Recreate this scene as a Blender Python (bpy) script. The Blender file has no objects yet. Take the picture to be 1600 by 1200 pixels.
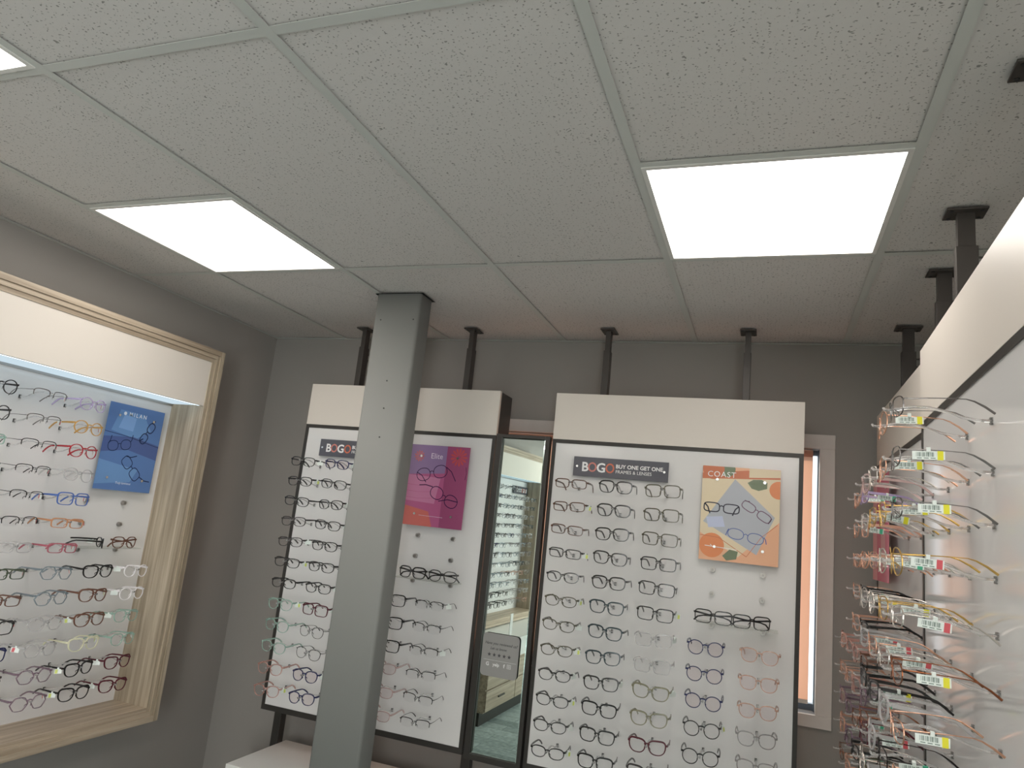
import bpy, bmesh, math, random
from mathutils import Vector, Matrix, Euler
random.seed(7)
PI = math.pi
SC = bpy.context.scene
COL = SC.collection
H = 2.44            # ceiling height
XL = -0.455         # left wall
XR = 3.05           # right wall
YB = 2.21           # back wall
YF = -7.4           # wall behind the photographer
G = 0.61            # ceiling grid pitch

# ------------------------------------------------------------------ materials
MATS = {}
def _new(name):
    m = bpy.data.materials.new(name); m.use_nodes = True
    nt = m.node_tree; nt.nodes.clear()
    return m, nt, nt.nodes, nt.links
def hexc(r, g, b):
    f = lambda c: (c/255)/12.92 if c/255 <= .04045 else ((c/255+.055)/1.055)**2.4
    return (f(r), f(g), f(b), 1)
def pbr(name, col, rough=.5, metal=0, coat=0, noise=0, nscale=8, spec=.5, bump=0, bscale=200):
    if name in MATS: return MATS[name]
    m, nt, N, L = _new(name)
    out = N.new('ShaderNodeOutputMaterial'); p = N.new('ShaderNodeBsdfPrincipled')
    L.new(p.outputs[0], out.inputs[0])
    p.inputs['Base Color'].default_value = col
    p.inputs['Roughness'].default_value = rough
    p.inputs['Metallic'].default_value = metal
    p.inputs['Specular IOR Level'].default_value = spec
    p.inputs['Coat Weight'].default_value = coat
    tc = N.new('ShaderNodeTexCoord')
    if noise:
        n = N.new('ShaderNodeTexNoise'); n.inputs['Scale'].default_value = nscale; n.inputs['Detail'].default_value = 4
        L.new(tc.outputs['Object'], n.inputs['Vector'])
        mr = N.new('ShaderNodeMapRange'); mr.inputs['To Min'].default_value = 1-noise; mr.inputs['To Max'].default_value = 1+noise
        L.new(n.outputs['Fac'], mr.inputs['Value'])
        mx = N.new('ShaderNodeMix'); mx.data_type = 'RGBA'; mx.blend_type = 'MULTIPLY'; mx.inputs[0].default_value = 1
        mx.inputs[6].default_value = col
        L.new(mr.outputs[0], mx.inputs[7]); L.new(mx.outputs[2], p.inputs['Base Color'])
    if bump:
        n = N.new('ShaderNodeTexNoise'); n.inputs['Scale'].default_value = bscale
        L.new(tc.outputs['Object'], n.inputs['Vector'])
        b = N.new('ShaderNodeBump'); b.inputs['Strength'].default_value = bump; b.inputs['Distance'].default_value = .002
        L.new(n.outputs['Fac'], b.inputs['Height']); L.new(b.outputs[0], p.inputs['Normal'])
    MATS[name] = m
    return m
def emit(name, col, s):
    m, nt, N, L = _new(name)
    out = N.new('ShaderNodeOutputMaterial'); e = N.new('ShaderNodeEmission')
    e.inputs[0].default_value = col; e.inputs[1].default_value = s
    L.new(e.outputs[0], out.inputs[0]); MATS[name] = m
    return m
def clearish(name, tint, gloss_r=.05, base=.06, opaque=0, ocol=(1, 1, 1, 1)):
    """thin clear plastic: transparent with a fresnel sheen, optionally a little body colour"""
    if name in MATS: return MATS[name]
    m, nt, N, L = _new(name)
    out = N.new('ShaderNodeOutputMaterial')
    t = N.new('ShaderNodeBsdfTransparent'); t.inputs[0].default_value = tint
    g = N.new('ShaderNodeBsdfGlossy'); g.inputs['Roughness'].default_value = gloss_r
    lw = N.new('ShaderNodeLayerWeight'); lw.inputs[0].default_value = .5
    pw = N.new('ShaderNodeMath'); pw.operation = 'POWER'; pw.inputs[1].default_value = 4
    L.new(lw.outputs['Facing'], pw.inputs[0])
    mr = N.new('ShaderNodeMapRange'); mr.inputs['To Min'].default_value = base*.35; mr.inputs['To Max'].default_value = .45 if base > .02 else .2
    L.new(pw.outputs[0], mr.inputs['Value'])
    src = t.outputs[0]
    if opaque:
        d = N.new('ShaderNodeBsdfPrincipled'); d.inputs['Base Color'].default_value = ocol; d.inputs['Roughness'].default_value = .3
        mx0 = N.new('ShaderNodeMixShader'); mx0.inputs[0].default_value = opaque
        L.new(t.outputs[0], mx0.inputs[1]); L.new(d.outputs[0], mx0.inputs[2]); src = mx0.outputs[0]
    mx = N.new('ShaderNodeMixShader')
    L.new(mr.outputs[0], mx.inputs[0]); L.new(src, mx.inputs[1]); L.new(g.outputs[0], mx.inputs[2])
    L.new(mx.outputs[0], out.inputs[0]); MATS[name] = m
    return m
def glass(name, col=(1, 1, 1, 1), ior=1.45, mixt=.3):
    m, nt, N, L = _new(name)
    out = N.new('ShaderNodeOutputMaterial')
    g = N.new('ShaderNodeBsdfGlass'); g.inputs['IOR'].default_value = ior; g.inputs['Roughness'].default_value = .03; g.inputs[0].default_value = col
    t = N.new('ShaderNodeBsdfTransparent')
    mx = N.new('ShaderNodeMixShader'); mx.inputs[0].default_value = mixt
    L.new(g.outputs[0], mx.inputs[1]); L.new(t.outputs[0], mx.inputs[2])
    p = N.new('ShaderNodeBsdfPrincipled'); p.inputs['Base Color'].default_value = (.85, .85, .84, 1); p.inputs['Roughness'].default_value = .15
    m3 = N.new('ShaderNodeMixShader'); m3.inputs[0].default_value = .14
    L.new(mx.outputs[0], m3.inputs[1]); L.new(p.outputs[0], m3.inputs[2]); L.new(m3.outputs[0], out.inputs[0])
    MATS[name] = m
    return m
def wood(name, axis, c1, c2, c3):
    """laminate with fine straight grain along one axis"""
    m, nt, N, L = _new(name)
    out = N.new('ShaderNodeOutputMaterial'); p = N.new('ShaderNodeBsdfPrincipled'); p.inputs['Roughness'].default_value = .45
    L.new(p.outputs[0], out.inputs[0])
    tc = N.new('ShaderNodeTexCoord'); mp = N.new('ShaderNodeMapping')
    s = [26, 26, 26]; s[axis] = .9
    mp.inputs['Scale'].default_value = s
    L.new(tc.outputs['Object'], mp.inputs[0])
    n = N.new('ShaderNodeTexNoise'); n.inputs['Scale'].default_value = 1.6; n.inputs['Detail'].default_value = 7; n.inputs['Roughness'].default_value = .65; n.inputs['Distortion'].default_value = .35
    L.new(mp.outputs[0], n.inputs['Vector'])
    cr = N.new('ShaderNodeValToRGB'); e = cr.color_ramp.elements
    e[0].position = .32; e[0].color = c1; e[1].position = .68; e[1].color = c3
    x = cr.color_ramp.elements.new(.5); x.color = c2
    L.new(n.outputs['Fac'], cr.inputs[0]); L.new(cr.outputs[0], p.inputs['Base Color'])
    MATS[name] = m
    return m
def tile_mat():
    """mineral-fibre ceiling tile: pale with scattered pinholes and short fissures"""
    m, nt, N, L = _new('ceiling_tile')
    out = N.new('ShaderNodeOutputMaterial'); p = N.new('ShaderNodeBsdfPrincipled'); p.inputs['Roughness'].default_value = .9
    L.new(p.outputs[0], out.inputs[0])
    tc = N.new('ShaderNodeTexCoord')
    def spots(scale, sc, lo, hi, dist):
        mp = N.new('ShaderNodeMapping'); mp.inputs['Scale'].default_value = sc
        nz = N.new('ShaderNodeTexNoise'); nz.inputs['Scale'].default_value = 45
        L.new(tc.outputs['Object'], nz.inputs['Vector'])
        ad = N.new('ShaderNodeMix'); ad.data_type = 'RGBA'; ad.blend_type = 'LINEAR_LIGHT'; ad.inputs[0].default_value = dist
        L.new(tc.outputs['Object'], ad.inputs[6]); L.new(nz.outputs['Color'], ad.inputs[7])
        L.new(ad.outputs[2], mp.inputs[0])
        v = N.new('ShaderNodeTexVoronoi'); v.inputs['Scale'].default_value = scale; v.voronoi_dimensions = '2D'
        L.new(mp.outputs[0], v.inputs['Vector'])
        # spot size differs from cell to cell
        sp = N.new('ShaderNodeSeparateColor'); L.new(v.outputs['Color'], sp.inputs[0])
        mm = N.new('ShaderNodeMath'); mm.operation = 'MULTIPLY_ADD'; mm.inputs[1].default_value = hi; mm.inputs[2].default_value = -hi*.42
        L.new(sp.outputs[0], mm.inputs[0])
        gt = N.new('ShaderNodeMapRange'); gt.inputs['From Min'].default_value = 0; gt.inputs['From Max'].default_value = lo
        sb = N.new('ShaderNodeMath'); sb.operation = 'SUBTRACT'
        L.new(v.outputs['Distance'], sb.inputs[0]); L.new(mm.outputs[0], sb.inputs[1])
        L.new(sb.outputs[0], gt.inputs['Value'])
        return gt.outputs[0]
    a = spots(92, (1, 1, 1), .07, .22, .006)
    b = spots(66, (1, 1.7, 1), .06, .235, .012)
    mn = N.new('ShaderNodeMath'); mn.operation = 'MINIMUM'; L.new(a, mn.inputs[0]); L.new(b, mn.inputs[1])
    mx = N.new('ShaderNodeMix'); mx.data_type = 'RGBA'
    mx.inputs[6].default_value = (.27, .26, .245, 1); mx.inputs[7].default_value = (.66, .632, .61, 1)
    L.new(mn.outputs[0], mx.inputs[0])
    n = N.new('ShaderNodeTexNoise'); n.inputs['Scale'].default_value = 60; n.inputs['Detail'].default_value = 3
    L.new(tc.outputs['Object'], n.inputs['Vector'])
    mr = N.new('ShaderNodeMapRange'); mr.inputs['To Min'].default_value = .97; mr.inputs['To Max'].default_value = 1.03
    L.new(n.outputs['Fac'], mr.inputs['Value'])
    m2 = N.new('ShaderNodeMix'); m2.data_type = 'RGBA'; m2.blend_type = 'MULTIPLY'; m2.inputs[0].default_value = 1
    L.new(mx.outputs[2], m2.inputs[6]); L.new(mr.outputs[0], m2.inputs[7]); L.new(m2.outputs[2], p.inputs['Base Color'])
    MATS['ceiling_tile'] = m
    return m
def carpet_mat():
    m, nt, N, L = _new('carpet')
    out = N.new('ShaderNodeOutputMaterial'); p = N.new('ShaderNodeBsdfPrincipled'); p.inputs['Roughness'].default_value = .95
    L.new(p.outputs[0], out.inputs[0])
    tc = N.new('ShaderNodeTexCoord'); mp = N.new('ShaderNodeMapping'); mp.inputs['Rotation'].default_value = (0, 0, .0)
    L.new(tc.outputs['Object'], mp.inputs[0])
    br = N.new('ShaderNodeTexBrick'); br.inputs['Scale'].default_value = 2.2; br.offset = .5
    br.inputs['Color1'].default_value = (.17, .215, .21, 1); br.inputs['Color2'].default_value = (.30, .36, .35, 1)
    br.inputs['Mortar Size'].default_value = .004; br.inputs['Mortar'].default_value = (.12, .15, .15, 1)
    br.inputs['Brick Width'].default_value = 1.0; br.inputs['Row Height'].default_value = .28
    L.new(mp.outputs[0], br.inputs['Vector'])
    n = N.new('ShaderNodeTexNoise'); n.inputs['Scale'].default_value = 30; L.new(tc.outputs['Object'], n.inputs['Vector'])
    m2 = N.new('ShaderNodeMix'); m2.data_type = 'RGBA'; m2.blend_type = 'OVERLAY'; m2.inputs[0].default_value = .5
    L.new(br.outputs['Color'], m2.inputs[6]); L.new(n.outputs['Fac'], m2.inputs[7]); L.new(m2.outputs[2], p.inputs['Base Color'])
    MATS['carpet'] = m
    return m
def mirror_mat():
    m, nt, N, L = _new('mirror')
    out = N.new('ShaderNodeOutputMaterial'); g = N.new('ShaderNodeBsdfGlossy')
    g.inputs[0].default_value = (.62, .70, .655, 1); g.inputs['Roughness'].default_value = .0
    L.new(g.outputs[0], out.inputs[0]); MATS['mirror'] = m
    return m
def blind_mat():
    m, nt, N, L = _new('blind_fabric')
    out = N.new('ShaderNodeOutputMaterial')
    t = N.new('ShaderNodeBsdfTranslucent'); t.inputs[0].default_value = (.80, .59, .48, 1)
    d = N.new('ShaderNodeBsdfDiffuse'); d.inputs[0].default_value = (.75, .55, .45, 1)
    mx = N.new('ShaderNodeMixShader'); mx.inputs[0].default_value = .35
    L.new(t.outputs[0], mx.inputs[1]); L.new(d.outputs[0], mx.inputs[2]); L.new(mx.outputs[0], out.inputs[0])
    MATS['blind_fabric'] = m
    return m

M_wall = pbr('wall_paint', (.30, .282, .262, 1), .62, noise=.05, nscale=3, bump=.15, bscale=160)
M_cream = pbr('cream_wall_paint', (.80, .77, .72, 1), .7)
M_tile = tile_mat()
M_grid = pbr('grid_metal', (.575, .585, .555, 1), .45)
M_black = pbr('void_black', (.01, .01, .01, 1), .9)
M_bezel = pbr('light_bezel', (.72, .71, .68, 1), .4)
M_light = emit('light_diffuser', (1, .945, .885, 1), 6.4)
M_led = emit('led_diffuser', (.70, .86, .96, 1), .78)
M_strip = emit('led_strip', (.72, .88, 1, 1), 3)
M_board = pbr('gloss_board', (.73, .72, .71, 1), .09, spec=.5)
M_header = pbr('cream_laminate', (.72, .665, .60, 1), .38)
M_steel = pbr('dark_steel', (.045, .041, .037, 1), .38, metal=.3)
M_post = pbr('post_steel', (.075, .066, .06, 1), .42, metal=.3)
M_pillar = pbr('pillar_paint', (.235, .238, .226, 1), .6, noise=.03, nscale=2)
M_woodv = wood('ash_vertical', 2, (.22, .175, .125, 1), (.36, .295, .215, 1), (.52, .44, .34, 1))
M_woodh = wood('ash_horizontal', 0, (.27, .21, .15, 1), (.41, .33, .245, 1), (.56, .47, .36, 1))
M_rod = glass('acrylic_rod', (1, 1, 1, 1), 1.47, .2)
M_acry = clearish('acrylic_sheet', (.97, .98, .97, 1), .03, .05)
M_shelf = clearish('acrylic_shelf', (.93, .94, .92, 1), .03, .07, .08, (.85, .85, .8, 1))
M_lens = clearish('demo_lens', (.982, .980, .982, 1), .13, .012)
M_lensp = clearish('demo_lens_pink', (.975, .945, .95, 1), .13, .012)
M_clip = pbr('clip_black', (.03, .03, .03, 1), .4)
M_chrome = pbr('brushed_steel', (.42, .40, .38, 1), .3, metal=1)
M_bolt = pbr('bright_steel', (.8, .8, .8, 1), .2, metal=1)
M_mirror = mirror_mat()
M_blind = blind_mat()
M_trim = pbr('window_trim', (.64, .61, .58, 1), .5, noise=.06, nscale=20)
M_trimin = pbr('window_sash', (.10, .13, .17, 1), .4)
M_white = pbr('white_laminate', (.74, .73, .70, 1), .4)
M_carpet = carpet_mat()
M_tag = pbr('tag_white', (.78, .84, .80, 1), .5)
M_bar = pbr('tag_ink', (.16, .22, .19, 1), .6)
M_pane = clearish('window_pane', (.96, .98, .98, 1), .01, .04)

# ------------------------------------------------------------------ mesh helpers
def link(name, me, mats, parent=None, loc=None, rot=None):
    o = bpy.data.objects.new(name, me); COL.objects.link(o)
    if mats is not None and not me.materials:
        for m in (mats if isinstance(mats, (list, tuple)) else [mats]): me.materials.append(m)
    if parent: o.parent = parent
    if loc: o.location = loc
    if rot: o.rotation_euler = rot
    return o
def fin(bm, name, mats, parent=None, loc=None, rot=None, smooth=False):
    me = bpy.data.meshes.new(name)
    bmesh.ops.recalc_face_normals(bm, faces=bm.faces)
    if smooth:
        for f in bm.faces: f.smooth = True
    bm.to_mesh(me); bm.free()
    return link(name, me, mats, parent, loc, rot)
def box(bm, x0, x1, y0, y1, z0, z1, mi=0, bev=0):
    r = bmesh.ops.create_cube(bm, size=1)
    for v in r['verts']:
        v.co = Vector(((x0+x1)/2+v.co.x*(x1-x0), (y0+y1)/2+v.co.y*(y1-y0), (z0+z1)/2+v.co.z*(z1-z0)))
    fs = set(f for v in r['verts'] for f in v.link_faces)
    for f in fs: f.material_index = mi
    if bev:
        es = set(e for v in r['verts'] for e in v.link_edges)
        rr = bmesh.ops.bevel(bm, geom=list(es), offset=bev, segments=2, affect='EDGES', profile=.6)
        for f in rr['faces']: f.material_index = mi
def cyl(bm, p, axis, r, h, seg=16, mi=0, r2=None):
    """cylinder from point p along a unit axis"""
    a = Vector(axis).normalized()
    q = a.to_track_quat('Z', 'Y').to_matrix().to_4x4()
    mt = Matrix.Translation(Vector(p)+a*h/2) @ q
    rr = bmesh.ops.create_cone(bm, cap_ends=True, segments=seg, radius1=r, radius2=r if r2 is None else r2, depth=h, matrix=mt)
    for v in rr['verts']:
        for f in v.link_faces: f.material_index = mi
def sweep(bm, pts, w, h, mi=0, up=(0, 0, 1), ws=None, hs=None, seg=4):
    """sweep a rounded-rectangle (seg=4: box) section along pts; w across, h along up"""
    rings = []; n = len(pts); pts = [Vector(p) for p in pts]; up = Vector(up)
    for i, p in enumerate(pts):
        t = (pts[min(i+1, n-1)]-pts[max(i-1, 0)]).normalized()
        s = t.cross(up).normalized(); u = s.cross(t).normalized()
        ww = (ws[i] if ws else w)/2; hh = (hs[i] if hs else h)/2
        if seg == 4: cs = [(-1, -1), (1, -1), (1, 1), (-1, 1)]
        else: cs = [(math.cos(2*PI*k/seg), math.sin(2*PI*k/seg)) for k in range(seg)]
        rings.append([bm.verts.new(p+s*(a*ww)+u*(b*hh)) for a, b in cs])
    for i in range(n-1):
        for k in range(len(rings[0])):
            k2 = (k+1) % len(rings[0])
            f = bm.faces.new((rings[i][k], rings[i][k2], rings[i+1][k2], rings[i+1][k])); f.material_index = mi
    for r in (rings[0], rings[-1]):
        f = bm.faces.new(r); f.material_index = mi
def empty(name, loc=(0, 0, 0), rz=0):
    o = bpy.data.objects.new(name, None); COL.objects.link(o)
    o.location = loc; o.rotation_euler = (0, 0, rz); o.empty_display_size = .05
    return o
def tag(o, label, cat, group=None):
    o['label'] = label; o['category'] = cat
    if group: o['group'] = group
    return o
def struct(o): o['kind'] = 'structure'; return o

# ------------------------------------------------------------------ room shell
def slab(name, *a, mat=M_wall):
    bm = bmesh.new(); box(bm, *a); return struct(fin(bm, name, mat))
slab('floor', XL-.1, XR+.1, YF-.1, YB+.1, -.1, 0, mat=M_carpet)
slab('wall_left', XL-.1, XL, YF, YB, 0, H+.12)
slab('wall_front', XL-.1, XR+.1, YF-.1, YF, 0, H+.12, mat=M_cream)
SY0, SY1 = -6.4, -1.5      # unseen window added in the right wall, behind the photographer, to brighten the room
bm = bmesh.new()
box(bm, XR, XR+.1, YF, SY0, 0, H+.12); box(bm, XR, XR+.1, SY1, YB, 0, H+.12)
box(bm, XR, XR+.1, SY0, SY1, 0, .35); box(bm, XR, XR+.1, SY0, SY1, 2.25, H+.12)
struct(fin(bm, 'wall_right', M_cream))
w2 = struct(empty('unseen_fill_window', (XR+.05, (SY0+SY1)/2, .35), PI/2))
bm = bmesh.new(); hw2 = (SY1-SY0)/2
for x in (-hw2+.03, -hw2/3, hw2/3, hw2-.03): box(bm, x-.03, x+.03, -.03, .03, 0, 1.9)
box(bm, -hw2, hw2, -.03, .03, 0, .06); box(bm, -hw2, hw2, -.03, .03, 1.84, 1.9)
fin(bm, 'window_frame', M_trim, w2)
bm = bmesh.new(); box(bm, -hw2, hw2, -.004, .004, .06, 1.84); fin(bm, 'window_pane', M_pane, w2)
WX0, WX1, WZ0, WZ1 = .22, 2.352, .965, 1.995     # window opening
bm = bmesh.new()
box(bm, XL-.1, WX0, YB, YB+.12, 0, H+.12); box(bm, WX1, XR+.1, YB, YB+.12, 0, H+.12)
box(bm, WX0, WX1, YB, YB+.12, 0, WZ0); box(bm, WX0, WX1, YB, YB+.12, WZ1, H+.12)
struct(fin(bm, 'wall_back', M_wall))

# ceiling: grid of T bars with tiles resting 4 mm above the flanges
ceil = struct(empty('ceiling', (0, 0, H)))
bm = bmesh.new()
box(bm, XL-.1, XR+.1, YF-.1, YB+.12, .09, .12, 1)
ulines = [0, G, 2*G, 3*G, 4*G]
vrows = [-12*G-.1, -12*G, -10*G, -8*G, -6*G, -4*G, -2*G, 0, 2*G, YB]
LIGHTS = [(0, 1), (3, 1), (0, -1), (3, -1), (3, -3), (0, -5), (3, -5), (0, -7), (3, -7), (0, -9), (3, -9), (0, -11), (3, -11)]
B = .012
for u in ulines:
    box(bm, u-B, u+B, YF, YB, 0, .001); box(bm, u-.001, u+.001, YF, YB, .001, .04)
for v in vrows[1:-1]:
    box(bm, XL, XR, v-B, v+B, .0002, .0012); box(bm, XL, XR, v-.001, v+.001, .001, .04)
for (i, j) in LIGHTS:
    v = j*G; box(bm, i*G+B, (i+1)*G-B, v-B, v+B, .0002, .0012); box(bm, i*G, (i+1)*G, v-.001, v+.001, .001, .04)
# wall angle
box(bm, XL, XL+.02, YF, YB, -.001, .0005); box(bm, XR-.02, XR, YF, YB, -.001, .0005)
box(bm, XL, XR, YB-.02, YB, -.0012, .0005); box(bm, XL, XR, YF, YF+.02, -.0012, .0005)
link_grid = fin(bm, 'ceiling_grid', [M_grid, M_black], ceil)
cols = [(XL, 0)]+[(k*G, (k+1)*G) for k in range(4)]+[(4*G, XR)]
lset = {(i, j) for i, j in LIGHTS}
for ci, (x0, x1) in enumerate(cols):
    rows = []
    edges = [YF]+vrows[1:]
    for v0, v1 in zip(edges[:-1], edges[1:]):
        segs = [(v0, v1)]
        for (i, j) in LIGHTS:
            if ci-1 == i and v0-.01 <= j*G < v1-.01:
                ly = j*G
                segs = []
                if ly-v0 > .05: segs.append((v0, ly))
                if v1-(ly+G) > .05: segs.append((ly+G, v1))
        rows += segs
    for (a, b) in rows:
        bm = bmesh.new(); cx, cy = (x0+x1)/2, (a+b)/2
        g = .0025
        box(bm, x0-cx+g, x1-cx-g, a-cy+g, b-cy-g, 0, .014)
        fin(bm, 'ceiling_tile', M_tile, ceil, (cx, cy, .005))
for (x0, y0, x1, y1, wd) in ((.33, 1.36, .55, 1.62, .004), (.72, 1.75, .79, 1.84, .004), (1.19, .565, 1.23, .60, .005), (2.50, 1.86, 2.535, 1.87, .008)):
    bm = bmesh.new(); d = Vector((x1-x0, y1-y0, 0)); n = Vector((-d.y, d.x, 0)).normalized()*wd/2; vs = []
    pts = [Vector((x0, y0, .0046))+d*t+n*1.6*math.sin(t*9) for t in (0, .2, .4, .6, .8, 1)]
    A_ = [bm.verts.new(p+n*(.3+.5*(i % 2))) for i, p in enumerate(pts)]; B_ = [bm.verts.new(p-n*(.3+.3*(i % 3))) for i, p in enumerate(pts)]
    for i in range(5): bm.faces.new((A_[i], A_[i+1], B_[i+1], B_[i]))
    fin(bm, 'scuff_mark', pbr('scuff', (.42, .40, .38, 1), .9), ceil)
labels_l = {(0, 1): 'glowing square ceiling light panel nearest the left wall', (3, 1): 'glowing square ceiling light panel near the right hand displays',
            (0, -1): 'glowing square ceiling light cut off at the left photo edge',
            (3, -1): 'glowing ceiling panel above the photographer by the right displays'}
for (i, j) in LIGHTS:
    x0, y0 = i*G, j*G
    r = empty('ceiling_light', (x0+G/2, y0+G/2, H))
    tag(r, labels_l.get((i, j), 'glowing square ceiling light panel behind the photographer'), 'ceiling light', 'recessed ceiling lights')
    h = G/2-B+.002; w = .012
    bm = bmesh.new()
    for (a0, a1, b0, b1) in ((-h, h, -h, -h+w), (-h, h, h-w, h), (-h, -h+w, -h+w, h-w), (h-w, h, -h+w, h-w)):
        box(bm, a0, a1, b0, b1, -.0025, .012)
    fin(bm, 'light_frame', M_bezel, r)
    bm = bmesh.new(); box(bm, -h+w, h-w, -h+w, h-w, .0005, .006)
    fin(bm, 'diffuser', M_light, r)

# window in the back wall
win = struct(empty('window_1', (0, YB, 0)))
bm = bmesh.new()
t = .058
box(bm, WX0-t, WX1+t, -.012, .01, WZ1, WZ1+t, bev=.002); box(bm, WX0-t, WX1+t, -.012, .01, WZ0-.046, WZ0, bev=.002)
box(bm, WX0-t, WX0, -.012, .01, WZ0, WZ1, bev=.002); box(bm, WX1, WX1+t, -.012, .01, WZ0, WZ1, bev=.002)
fin(bm, 'window_frame', M_trim, win)
bm = bmesh.new()
box(bm, WX0, WX1, .07, .10, WZ0, WZ0+.025); box(bm, WX0, WX1, .07, .10, WZ1-.02, WZ1)
box(bm, WX0, WX0+.02, .07, .10, WZ0, WZ1); box(bm, WX1-.004, WX1, .05, .10, WZ0, WZ1)
box(bm, 1.275, 1.30, .07, .10, WZ0, WZ1)
fin(bm, 'window_sash', M_trimin, win)
bm = bmesh.new(); box(bm, WX0, WX1, .083, .088, WZ0, WZ1); fin(bm, 'window_pane', M_pane, win)
bl = empty('roller_blind', (1.28, YB+.03, WZ1))
tag(bl, 'orange roller blind glowing with daylight behind the white panels', 'blind')
bm = bmesh.new(); box(bm, WX0+.01-1.28, WX1-.024-1.28, 0, .0012, -.985, -.012)
fin(bm, 'blind_fabric', M_blind, bl)
bm = bmesh.new(); cyl(bm, (WX0+.01-1.28, .008, -.018), (1, 0, 0), .016, WX1-WX0-.034, 14); fin(bm, 'blind_roller', M_blind, bl)
bm = bmesh.new(); box(bm, WX0+.01-1.28, WX1-.024-1.28, -.004, .006, -1.0, -.985, bev=.001); fin(bm, 'bottom_bar', M_white, bl)

# steel pillar
pil = empty('steel_pillar', (.708, 1.541, 0))
tag(pil, 'grey painted rectangular pillar standing in front of the left white panel', 'pillar')
bm = bmesh.new(); hw, hd = .103, .052; rr = .013
ring = []
for (cx, cy, a0) in ((hw-rr, hd-rr, 0), (-hw+rr, hd-rr, 90), (-hw+rr, -hd+rr, 180), (hw-rr, -hd+rr, 270)):
    for k in range(6):
        a = math.radians(a0+90*k/5); ring.append((cx+rr*math.cos(a), cy+rr*math.sin(a)))
lo = [bm.verts.new((x, y, 0)) for x, y in ring]; hi = [bm.verts.new((x, y, H-.0015)) for x, y in ring]
for k in range(len(ring)):
    f = bm.faces.new((lo[k], lo[(k+1) % len(ring)], hi[(k+1) % len(ring)], hi[k])); f.smooth = True
bm.faces.new(lo); bm.faces.new(hi)
fin(bm, 'column_shaft', M_pillar, pil)
bm = bmesh.new(); box(bm, -hw-.007, hw+.007, -hd-.002, hd+.007, H-.0035, H-.0012); fin(bm, 'ceiling_cutout', M_black, pil)
for (sx, sz) in ((-.069, 2.325), (.081, 2.327), (0, 2.07), (.003, 1.958), (.002, 1.842)):
    bm = bmesh.new(); cyl(bm, (sx, -hd-.0012, sz), (0, 1, 0), .0032, .0016, 10); fin(bm, 'screw_hole', M_clip, pil)

# ------------------------------------------------------------------ text and print helpers
def text_faces(bm, s, x, z, size, mi, y=0, bold=0, spacing=1.0, align='LEFT', rot=0, shear=0):
    cu = bpy.data.curves.new('t', 'FONT'); cu.body = s; cu.size = size; cu.align_x = align
    cu.offset = bold; cu.space_character = spacing; cu.resolution_u = 3; cu.shear = shear
    o = bpy.data.objects.new('t', cu); COL.objects.link(o)
    dg = bpy.context.evaluated_depsgraph_get(); me = bpy.data.meshes.new_from_object(o.evaluated_get(dg))
    c, sn = math.cos(rot), math.sin(rot)
    vs = [bm.verts.new((x+v.co.x*c-v.co.y*sn, y, z+v.co.x*sn+v.co.y*c)) for v in me.vertices]
    for p in me.polygons:
        try: f = bm.faces.new([vs[i] for i in p.vertices]); f.material_index = mi
        except ValueError: pass
    COL.objects.unlink(o); bpy.data.objects.remove(o); bpy.data.curves.remove(cu); bpy.data.meshes.remove(me)
def poly(bm, pts, mi, y):
    f = bm.faces.new([bm.verts.new((p[0], y, p[1])) for p in pts]); f.material_index = mi
def disc(bm, x, z, r, mi, y, seg=24, rz=None):
    poly(bm, [(x+r*math.cos(2*PI*k/seg), z+(rz or r)*math.sin(2*PI*k/seg)) for k in range(seg)], mi, y)
def stroke(bm, pts, w, mi, y, closed=False):
    n = len(pts); P = [Vector((p[0], p[1])) for p in pts]; L = []; R = []
    for i in range(n):
        a = P[(i-1) % n] if closed or i else P[0]; b = P[(i+1) % n] if closed or i < n-1 else P[-1]
        t = (b-a).normalized(); nn = Vector((-t.y, t.x))*w/2
        L.append(bm.verts.new((P[i].x+nn.x, y, P[i].y+nn.y))); R.append(bm.verts.new((P[i].x-nn.x, y, P[i].y-nn.y)))
    for i in range(n if closed else n-1):
        j = (i+1) % n
        f = bm.faces.new((L[i], L[j], R[j], R[i])); f.material_index = mi
def draw_specs(bm, x, z, s, rot, mi, y, ex=2.0, lw=.0028, arms=((1, -1), (1, -1)), n=2.8, squash=1):
    """a small line drawing of a pair of glasses"""
    c, sn = math.cos(rot), math.sin(rot)
    T = lambda u, v: (x+(u*c-v*sn)*s, z+(u*sn+v*c)*s)
    for sx in (-1, 1):
        pts = []
        for k in range(22):
            a = 2*PI*k/22; cc, ss = math.cos(a), math.sin(a)
            pts.append(T(sx*.034+.027*abs(cc)**(2/n)*(1 if cc > 0 else -1), .02*squash*abs(ss)**(2/n)*(1 if ss > 0 else -1)))
        stroke(bm, pts, lw, mi, y, True)
    stroke(bm, [T(-.008, .004), T(0, .008), T(.008, .004)], lw, mi, y)
    for sx, (dx, dz) in zip((-1, 1), arms):
        stroke(bm, [T(sx*.06, .012), T(sx*.06+dx*.035, .012+dz*.012), T(sx*.06+dx*.06, .012+dz*.035)], lw*1.15, mi, y)

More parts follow.
